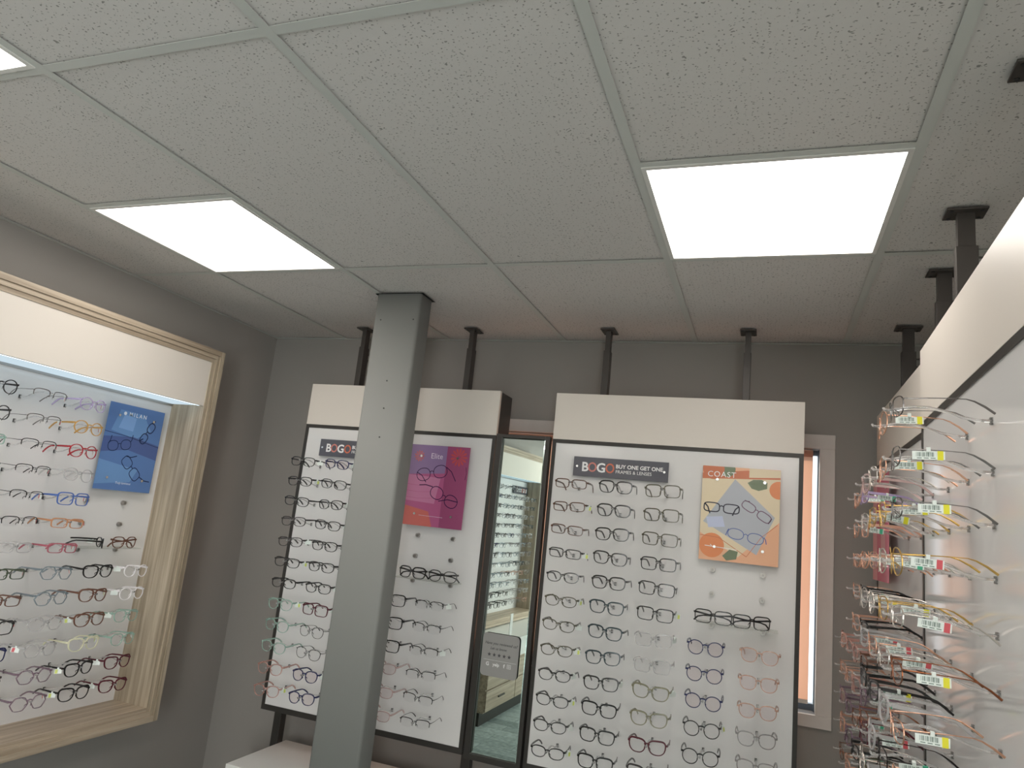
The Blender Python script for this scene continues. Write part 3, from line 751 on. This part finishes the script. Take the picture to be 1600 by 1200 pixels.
def frame_mesh(shape, metal):
    key = ('f', shape, metal)
    if key in MC: return MC[key]
    bm = bmesh.new(); a, b, n, fl, ex, rw, bw = SH[shape]; seg = 26
    if metal and shape not in ('half-rim', 'slim-metal'): rw, bw = .0013, .0016
    d = .0016 if metal else .0034
    wf = lambda u: 1.15*(bw+(rw-bw)*.5*(1-math.sin(2*PI*u)))
    for s in (-1, 1):
        I = outline(shape, s, 0, seg); O = outline(shape, s, wf, seg)
        rg = []
        for k in range(seg):
            xi, zi = I[k]; xo, zo = O[k]
            rg.append([bm.verts.new((xi, cy(xi), zi)), bm.verts.new((xo, cy(xo), zo)), bm.verts.new((xo, cy(xo)+d, zo)), bm.verts.new((xi, cy(xi)+d, zi))])
        rng = range(seg)
        if shape == 'half-rim': rng = [k for k in range(seg) if k < 14 or k == seg-1]
        for k in rng:
            A, Bv = rg[k], rg[(k+1) % seg]
            zm = (A[0].co.z+Bv[0].co.z)/2
            for j in range(4):
                f = bm.faces.new((A[j], A[(j+1) % 4], Bv[(j+1) % 4], Bv[j])); f.material_index = 1 if zm < -.15*b else 0
        # end piece
        xo = ex+a*(1+fl*.6); zt = b*.55
        sweep(bm, [(s*(xo-.002), cy(xo)+d/2, zt), (s*(xo+.0045), cy(xo)+d/2+.001, zt+.0006), (s*(xo+.0055), cy(xo)+.007, zt+.0004)], .004 if not metal else .0016, .0062 if not metal else .0022)
        # nose pads
        sweep(bm, [(s*.0085, .003, -.001), (s*.0105, .010, -.007), (s*.011, .009, -.012)], .002, .003 if not metal else .0022, seg=6, mi=0)
    bi = ex-a
    zt = b*.45 if shape != 'rectangular' else b*.3
    sweep(bm, [(-bi-.0015, cy(bi)+d/2, zt-.001), (-bi*.5, d/2, zt+.0016), (0, d/2, zt+.0022), (bi*.5, d/2, zt+.0016), (bi+.0015, cy(bi)+d/2, zt-.001)], d, .0042 if not metal else .0016, up=(0, 0, 1))
    loose = [v for v in bm.verts if not v.link_faces]
    for v in loose: bm.verts.remove(v)
    bmesh.ops.recalc_face_normals(bm, faces=bm.faces)
    me = bpy.data.meshes.new('frame_front'); bm.to_mesh(me); bm.free(); MC[key] = me
    return me
def lens_mesh(shape, s):
    key = ('l', shape, s)
    if key in MC: return MC[key]
    bm = bmesh.new(); I = outline(shape, s, .0006, 26)
    ex = SH[shape][4]; pl = lambda x: cy(ex)+4*ex*(abs(x)-ex)+.0013
    c = [bm.verts.new((x, pl(x), z)) for x, z in I]; c2_ = [bm.verts.new((x, pl(x)+.001, z)) for x, z in I]
    bm.faces.new(c); bm.faces.new(c2_[::-1])
    for k in range(26): bm.faces.new((c[k], c2_[k], c2_[(k+1) % 26], c[(k+1) % 26]))
    bmesh.ops.triangulate(bm, faces=[f for f in bm.faces if len(f.verts) > 4]); bmesh.ops.recalc_face_normals(bm, faces=bm.faces)
    me = bpy.data.meshes.new('lens'); bm.to_mesh(me); bm.free(); MC[key] = me
    return me
def temple_mesh(shape, s, metal, fold):
    key = ('t', shape, s, metal, fold)
    if key in MC: return MC[key]
    a, b, n, fl, ex, rw, bw = SH[shape]; xo = ex+a*(1+fl*.6)+.0045; z = b*.55; y0 = cy(xo)+.006
    bm = bmesh.new()
    if fold:
        off = .004 if s > 0 else .011
        pts = [(s*(xo+.001), y0, z), (s*(xo-.008), y0+off*.8, z-.001), (s*.02, y0+off, z-.006), (-s*.035, y0+off, z-.010), (-s*.055, y0+off+.002, z-.016), (-s*.068, y0+off+.004, z-.030)]
    else:
        pts = [(s*(xo+.001), y0, z), (s*(xo+.0025), y0+.03, z+.0005), (s*(xo+.001), y0+.06, z+.0005), (s*(xo-.002), y0+.088, z-.0005), (s*(xo-.004), y0+.100, z-.004), (s*(xo-.006), y0+.115, z-.0125), (s*(xo-.008), y0+.130, z-.024)]
    if metal:
        hs = [.0026, .0022, .0018, .0018, .003, .0042, .0046][:len(pts)]; ws = [.001]*3+[.0014, .002, .0024, .0022][:len(pts)-3]
    else:
        hs = [.0072, .0064, .0054, .0048, .005, .0056, .0052][:len(pts)]; ws = [.0034, .003, .0028, .0028, .0028, .0028, .0022][:len(pts)]
    sweep(bm, pts, 0, 0, ws=ws, hs=hs, seg=4 if not metal else 6)
    bmesh.ops.recalc_face_normals(bm, faces=bm.faces)
    if metal:
        nn = 6
        for i, f in enumerate(bm.faces):
            if f.calc_center_median().y > y0+.088 and not fold: f.material_index = 1
    me = bpy.data.meshes.new('temple'); bm.to_mesh(me); bm.free(); MC[key] = me
    return me
PAL = {  # name: (kind, rgb)   a acetate, m metal, c see-through
 'black': ('a', (32, 30, 30)), 'black-and-brown': ('a', (32, 28, 26)), 'tortoise': ('a', (84, 52, 32)), 'brown': ('a', (108, 74, 60)), 'olive': ('a', (76, 72, 54)),
 'teal-black': ('a', (34, 52, 58)), 'navy': ('a', (36, 42, 86)), 'dark-grey': ('a', (66, 62, 62)), 'burgundy': ('a', (86, 32, 44)), 'red': ('a', (160, 30, 42)),
 'raspberry': ('a', (172, 96, 108)), 'blue': ('a', (74, 104, 172)), 'orange': ('a', (190, 134, 96)), 'amber': ('a', (186, 142, 74)), 'ivory': ('a', (222, 220, 190)),
 'white': ('a', (240, 236, 238)), 'mint': ('c', (172, 206, 192)), 'coral': ('c', (208, 158, 146)), 'lilac': ('c', (190, 170, 212)), 'sage': ('c', (140, 136, 104)),
 'clear': ('c', (206, 204, 204)), 'blush': ('c', (216, 170, 148)), 'smoke': ('c', (150, 144, 144)), 'mauve': ('c', (134, 104, 124)), 'grey-blue': ('c', (128, 144, 154)),
 'pale-pink': ('c', (214, 184, 180)), 'peach': ('c', (230, 178, 152)), 'green': ('a', (70, 80, 62)),
 'gunmetal': ('m', (120, 116, 114)), 'silver': ('m', (214, 206, 198)), 'rose-gold': ('m', (222, 172, 146)), 'gold': ('m', (206, 168, 96)), 'black-metal': ('m', (44, 40, 40)), 'copper': ('m', (150, 92, 62))}
def fmat(c):
    k, rgb = PAL[c]; nm = 'frame_'+c.replace('-', '_')
    if nm in MATS: return MATS[nm]
    if k == 'a': return pbr(nm, hexc(*rgb), .22)
    if k == 'm': return pbr(nm, hexc(*rgb), .25, metal=.9)
    return clearish(nm, tuple(.78+.22*v for v in hexc(*rgb)[:3])+(1,), .12, .12, .55, hexc(*rgb))
M_tip = pbr('tip_black', hexc(40, 34, 34), .3); M_tipp = clearish('tip_clear', (.95, .93, .93, 1), .15, .2, .5, hexc(214, 190, 184))
BANDS = {'yellow': flat('band_yellow', 226, 220, 40, .5), 'green': flat('band_green', 70, 176, 140, .5), 'red': flat('band_red', 206, 84, 92, .5), 'lime': flat('band_lime', 214, 224, 120, .5)}
def tag_mesh(kind):
    key = ('tag', kind)
    if key in MC: return MC[key]
    bm = bmesh.new()
    if kind == 'long':      # barcode label hanging off the temple, long side along the temple
        box(bm, -.0006, .0006, .0, .048, -.016, -.002, 0, bev=.0003)
        for k in range(13):
            y = .006+.0021*k; box(bm, -.00075, .00075, y, y+.0006+.0009*((k*7) % 3)/2, -.011, -.0038, 1)
        for k in range(3): box(bm, -.00075, .00075, .007+.010*k, .014+.010*k, -.0142, -.0128, 1)
        box(bm, -.004, .004, .021, .027, -.0035, .0045, 0, bev=.0008)
    else:                   # small folded label
        box(bm, -.0006, .0006, -.004, .022, -.017, -.001, 0, bev=.0003); box(bm, -.003, .003, .006, .012, -.002, .0045, 0, bev=.0006)
    me = bpy.data.meshes.new('price_tag'); bmesh.ops.recalc_face_normals(bm, faces=bm.faces); bm.to_mesh(me); bm.free(); me.materials.append(M_tag); me.materials.append(M_bar); MC[key] = me
    return me
def band_mesh(kind):
    key = ('band', kind)
    if key in MC: return MC[key]
    bm = bmesh.new()
    if kind == 'long': box(bm, -.0012, .0012, .037, .0455, -.0165, -.0015)
    else: box(bm, -.0011, .0011, .010, .0185, -.016, -.0025)
    me = bpy.data.meshes.new('color_band'); bm.to_mesh(me); bm.free(); MC[key] = me
    return me
def with_mats(me, mats):
    key = ('w', me.name, tuple(m.name for m in mats))
    if key not in MC:
        c = me.copy(); c.materials.clear()
        for m in mats: c.materials.append(m)
        MC[key] = c
    return MC[key]
def eyeglasses(shape, color, label, group, loc, rz, fold=False, tagk=None, band=None, tside=1, jitter=.035, color2=None, tip=None, lens=None, simple=False, roll=None):
    metal = PAL[color][0] == 'm'
    m1 = fmat(color); m2 = fmat(color2) if color2 else m1
    r = empty('eyeglasses', loc, rz)
    r.rotation_euler = (random.uniform(-jitter, jitter)*1.2, (random.uniform(-jitter, jitter)*.7 if roll is None else roll), rz+random.uniform(-jitter, jitter)*1.6)
    tag(r, label, 'eyeglasses', group)
    link('frame_front', with_mats(frame_mesh(shape, metal), [m1, m2]), None, r)
    lm = lens or M_lens
    for s in (-1, 1):
        link('lens', with_mats(lens_mesh(shape, s), [lm]), None, r)
        t = link('temple', with_mats(temple_mesh(shape, s, metal, fold), [m1, (M_tip if tip != 'clear' else M_tipp)]), None, r)
        if tagk and s == tside:
            a, b, n, fl, ex, rw, bw = SH[shape]; xo = ex+a*(1+fl*.6)+.0065
            tg = link('price_tag', tag_mesh(tagk), None, t, (s*xo, cy(xo)+.010+random.uniform(0, .012), b*.55))
            tg.rotation_euler = (random.uniform(-.1, .1), random.uniform(-.25, .25), 0 if tagk == 'long' else -s*random.uniform(.3, 1.1))
            if band: link('color_band', with_mats(band_mesh(tagk), [BANDS[band]]), None, tg)
    return r
ORD = ['first', 'second', 'third', 'fourth', 'fifth', 'sixth', 'seventh', 'eighth', 'ninth', 'tenth', 'eleventh', 'twelfth', 'thirteenth']
def nm(c, s): return f"{c.replace('-', ' ') if c not in ('black-and-brown',) else c} {s if s not in ('half-rim', 'slim-metal') else {'half-rim': 'half-rim', 'slim-metal': 'slim'}[s]}"

# panel 1 and 2 : (column, first row index, list of (shape, colour, colour2))
A = lambda s, c, n, c2=None: [(s, c, c2)]*n
P1 = {0: (0, A('soft-square', 'black', 3)+A('soft-square', 'dark-grey', 2)+A('soft-square', 'black', 2)+A('panto', 'mint', 3)+A('panto', 'coral', 2)),
      1: (0, A('soft-square', 'navy', 1)+A('soft-square', 'black', 6)+A('square', 'burgundy', 1)+A('panto', 'black-metal', 2)+A('panto', 'navy', 2)),
      3: (6, A('square', 'black', 3)+A('soft-square', 'pale-pink', 3)),
      4: (6, A('half-rim', 'black-metal', 6))}
P2 = {0: (0, A('rectangular', 'tortoise', 3)+A('rectangular', 'black-and-brown', 1, 'tortoise')+A('oval', 'black', 1)+A('oval', 'olive', 3)+A('oval', 'black', 4)),
      1: (0, A('wayfarer', 'black-and-brown', 5, 'tortoise')+A('wayfarer', 'teal-black', 3)+A('wayfarer', 'black', 4)),
      2: (0, A('square', 'olive', 3)+A('square', 'black', 3)+A('square', 'clear', 2)+A('cat-eye', 'sage', 2)+A('cat-eye', 'burgundy', 1)+A('cat-eye', 'dark-grey', 1)),
      3: (6, A('round', 'navy', 3)+A('round', 'black', 3)),
      4: (6, A('panto', 'blush', 3)+A('panto', 'smoke', 3))}
random.seed(3)
gname = {1: 'eyeglasses on the panel behind the pillar', 2: 'eyeglasses on the panel right of the mirror'}
for pid, PX, data, where in ((1, P1X, P1, 'panel behind pillar'), (2, P2X, P2, 'panel right of mirror')):
    vis = sorted(data)
    for ci, c in enumerate(vis):
        r0, lst = data[c]
        for k, (s, col, col2) in enumerate(lst):
            rowt = f"{ORD[k]} row down" if r0 == 0 else f"{ORD[k]} below clear shelf"
            lab = f"{nm(col, s)} eyeglasses, {rowt}, {ORD[ci]} column from left, {where}"
            tg = 'small' if (pid == 2 and c == 0 and k in (5, 6, 7, 9, 11)) or (pid == 1 and c in (0, 1, 4) and random.random() < .6) or (pid == 2 and random.random() < .25) else None
            eyeglasses(s, col, lab, gname[pid], (PX[c], 1.752, ZR(r0+k)-.004), 0, tagk=tg, band='lime' if tg and k % 2 else None, color2=col2,
                       lens=M_lensp if col in ('navy', 'blush', 'pale-pink') else None, roll=random.uniform(-.03, .05))
gs = 'eyeglasses on the small clear shelves'
eyeglasses('square', 'black', 'black square eyeglasses, left pair on clear shelf under orange poster', gs, (1.985, 1.80, 1.309), .0, fold=True, jitter=.01)
eyeglasses('square', 'black', 'black square eyeglasses, right pair on clear shelf under orange poster', gs, (2.118, 1.815, 1.307), .28, fold=True, jitter=.01)
eyeglasses('wayfarer', 'black', 'black wayfarer eyeglasses, left pair on clear shelf beside pillar', gs, (.768, 1.80, 1.320), -.1, fold=True, jitter=.01)
eyeglasses('panto', 'black', 'black panto eyeglasses, right pair on clear shelf beside pillar', gs, (.905, 1.81, 1.319), .08, fold=True, jitter=.01)
eyeglasses('oval', 'black', 'black eyeglasses turned sideways on clear shelf in wood framed display', gs, (-.345, 1.255, 1.317), ROT_L+1.05, jitter=.01, tagk='small')
eyeglasses('panto', 'brown', 'brown panto eyeglasses, right pair on shelf in wood framed display', gs, (-.352, 1.375, 1.319), ROT_L+.05, fold=True, jitter=.01, tagk='small')

# wood framed display on the left wall
WD = {2: (0, A('round', 'lilac', 1)+A('round', 'amber', 1)+A('round', 'red', 1)+A('round', 'clear', 1)+A('square', 'blue', 1)+A('rectangular', 'orange', 1)+A('rectangular', 'raspberry', 1)),
      3: (0, A('half-rim', 'gunmetal', 2)+A('half-rim', 'black-metal', 3)+A('half-rim', 'black-metal', 1)+A('rectangular', 'clear', 1)),
      4: (0, A('round', 'black', 2)+A('rectangular', 'mint', 1)+A('rectangular', 'green', 1)+A('rectangular', 'navy', 1)+A('rectangular', 'teal-black', 1)),
      10: (7, A('round', 'white', 2)+A('panto', 'mint', 2)+A('cat-eye', 'burgundy', 2)),
      11: (7, A('cat-eye', 'black', 1)+A('cat-eye', 'brown', 2)+A('cat-eye', 'ivory', 1)+A('cat-eye', 'black', 2)),
      12: (7, A('hexagonal', 'grey-blue', 2)+A('hexagonal', 'clear', 2)+A('hexagonal', 'mauve', 2)),
      13: (7, A('rectangular', 'green', 1)+A('rectangular', 'brown', 1)+A('square', 'black', 1)+A('square', 'navy', 1)+A('hexagonal', 'dark-grey', 2))}
for key, (r0, lst) in WD.items():
    c = key if key < 10 else key-10
    for k, (s, col, col2) in enumerate(lst):
        lab = f"{nm(col, s)} eyeglasses, {ORD[r0+k]} row down, {ORD[c]} column from right, wood framed display"
        up = key >= 11
        tg = 'small' if key != 4 else None
        eyeglasses(s, col, lab, 'eyeglasses in the wood framed display', (-.290+random.uniform(-.004, .004), LY[c], ZL(r0+k)-.004), ROT_L+random.uniform(-.05, .09),
                   tagk=tg, band=('red' if key in (2, 3, 12, 13) else ('lime' if key == 11 and k > 0 else None)), tside=1 if key in (2, 3) else random.choice((1, -1)))

# right hand panels
random.seed(11)
ca = ['silver', 'rose-gold', 'silver', 'rose-gold', 'gunmetal', 'gold', 'silver', 'copper', 'rose-gold', 'black-metal', 'silver']
GA = 'eyeglasses on the nearer right panel'
spec = {(-1, 0): ('gunmetal', None, None), (-1, 1): ('rose-gold', 'yellow', 'clear'), (0, 0): ('gunmetal', 'yellow', None), (0, 1): ('rose-gold', 'yellow', 'clear'),
        (1, 0): ('gunmetal', 'yellow', None), (1, 1): ('gold', 'yellow', None), (2, 0): ('gold', 'red', 'clear'), (3, 0): ('silver', 'red', 'clear'), (4, 0): ('copper', 'yellow', 'clear'), (5, 0): ('rose-gold', 'yellow', 'clear')}
for i, y in enumerate(AY):
    for k in range(-1, NA-1):
        if k == -1 and i > 1: continue
        if (k, i) in spec: col, band, tip = spec[(k, i)]
        else:
            col = random.choice(['silver', 'rose-gold', 'silver', 'gold', 'black-metal', 'pale-pink', 'copper', 'clear', 'black'] if k > 2 else ['silver', 'rose-gold', 'pale-pink', 'gold', 'clear'])
            band = random.choice(['yellow', 'green', 'red', None, None, None]); tip = random.choice(['clear', None])
        s = random.choice(['slim-metal', 'oval', 'panto', 'round', 'soft-square']) if PAL[col][0] == 'm' else random.choice(['oval', 'panto', 'soft-square'])
        if (k, i) in ((-1, 0), (0, 0), (1, 0)): s = 'slim-metal'
        row = ORD[k+1] if i < 2 else ORD[k]
        lab = f"{nm(col, s)} eyeglasses, {ORD[k+1]} level down, {ORD[i]} column from camera, nearer right panel"
        eyeglasses(s, col, lab, GA, (*PA(y, .155), ZR(k)+.001), ROT_R-TH, tagk='long' if (band and (k, i) != (-1, 0)) else None, band=band if (k, i) != (-1, 0) else None, tip=tip, tside=1, jitter=.045)
GB = 'eyeglasses on the farther right panel'
for i, y in enumerate(BY):
    for k in range(0 if i < 2 else 5, NB):
        base = (['lilac', 'peach', 'peach', 'black', 'black', 'brown', 'mauve', 'burgundy', 'olive', 'black'] if i == 0 else ['peach', 'rose-gold', 'peach', 'rose-gold', 'peach', 'coral', 'coral', 'copper', 'black', 'pale-pink'])
        col = base[k] if k < len(base) else 'peach'
        if i > 1: col = random.choice(['coral', 'peach', 'rose-gold', 'mauve', 'copper'])
        s = random.choice(['oval', 'panto', 'soft-square', 'cat-eye', 'square']); band = 'green' if random.random() < .5 else None
        lab = f"{nm(col, s)} eyeglasses, {ORD[k]} level down, {ORD[i]} column from camera, farther right panel"
        eyeglasses(s, col, lab, GB, (XBb-.15, y, ZR(k)-.004), ROT_R, tagk='long' if band else None, band=band, jitter=.05)

# second wall display, only seen small in the mirror: one mesh per pair
random.seed(5)
def joined(shape, color):
    metal = PAL[color][0] == 'm'; key = ('j', shape, color)
    if key in MC: return MC[key]
    bm = bmesh.new()
    for me in (frame_mesh(shape, metal), temple_mesh(shape, -1, metal, False), temple_mesh(shape, 1, metal, False)): bm.from_mesh(me)
    for f in bm.faces: f.material_index = 0
    n0 = len(bm.faces)
    for s in (-1, 1): bm.from_mesh(lens_mesh(shape, s))
    bm.faces.ensure_lookup_table()
    for f in bm.faces[n0:]: f.material_index = 1
    me = bpy.data.meshes.new('eyeglasses'); bm.to_mesh(me); bm.free(); me.materials.append(fmat(color)); me.materials.append(M_lens); MC[key] = me
    return me
for c, y in enumerate(MY):
    for k in range(0 if c > 2 else 1, 13):
        col = random.choice(['black', 'dark-grey', 'gunmetal', 'grey-blue', 'navy', 'black'] if c > 2 else ['smoke', 'gunmetal', 'clear', 'grey-blue', 'blush' if k > 8 else 'teal-black'])
        s = random.choice(['rectangular', 'square', 'oval', 'soft-square'])
        o = link('eyeglasses', joined(s, col), None, None, (XL+.165, y, ZL(k)-.004)); o.rotation_euler = (random.uniform(-.04, .04), random.uniform(-.03, .03), ROT_L+random.uniform(-.08, .08))
        tag(o, f"{nm(col, s)} eyeglasses, {ORD[k]} row down, {ORD[c]} column from mirror's right, reflected display", 'eyeglasses', 'eyeglasses reflected in the mirror')

# ------------------------------------------------------------------ daylight
w = bpy.data.worlds.new('daylight'); SC.world = w; w.use_nodes = True
bg = w.node_tree.nodes['Background']; bg.inputs[0].default_value = (.86, .93, 1, 1); bg.inputs[1].default_value = 2.0
sun = bpy.data.lights.new('sun', 'SUN'); sun.energy = 4.2; sun.angle = .02; sun.color = (1, .93, .82)
so = bpy.data.objects.new('sun', sun); COL.objects.link(so)
d = Vector((.30, -.86, -.36)); so.rotation_euler = d.to_track_quat('-Z', 'Y').to_euler()

al = bpy.data.lights.new('added_side_fill', 'AREA'); al.shape = 'RECTANGLE'; al.size = 4.8; al.size_y = 1.8; al.energy = 430; al.color = (1, .965, .94)  # soft fill light added outside the unseen side window
ao = bpy.data.objects.new('added_side_fill', al); COL.objects.link(ao); ao.location = (XR+.14, (SY0+SY1)/2, 1.3); ao.rotation_euler = (0, PI/2, 0)
ao.rotation_euler = Vector((-1, 0, 0)).to_track_quat('-Z', 'Z').to_euler()

# ------------------------------------------------------------------ camera
cam = bpy.data.cameras.new('camera'); co = bpy.data.objects.new('camera', cam); COL.objects.link(co)
cam.sensor_fit = 'HORIZONTAL'; cam.sensor_width = 36; cam.lens = 24.9207; cam.clip_start = .02
R = [[0.9387, 0.3289, 0.1034], [0.0315, 0.2169, -0.9757], [-0.3433, 0.9191, 0.1932]]
X, D, F = Vector(R[0]), Vector(R[1]), Vector(R[2])
mt = Matrix((X, -D, -F)).transposed().to_4x4(); mt.translation = Vector((2.15486, -.95599, 1.55985))
co.matrix_world = mt
SC.camera = co

SC.view_settings.view_transform = 'Standard'; SC.view_settings.look = 'None'
SC.view_settings.gamma = 1; SC.view_settings.use_curve_mapping = False
SC.view_settings.exposure = .14
SC.cycles.use_denoising = True
SC.cycles.max_bounces = 12; SC.cycles.transparent_max_bounces = 40; SC.cycles.diffuse_bounces = 6; SC.cycles.glossy_bounces = 6; SC.cycles.transmission_bounces = 8
SC.cycles.caustics_reflective = False; SC.cycles.caustics_refractive = False; SC.cycles.sample_clamp_indirect = 6
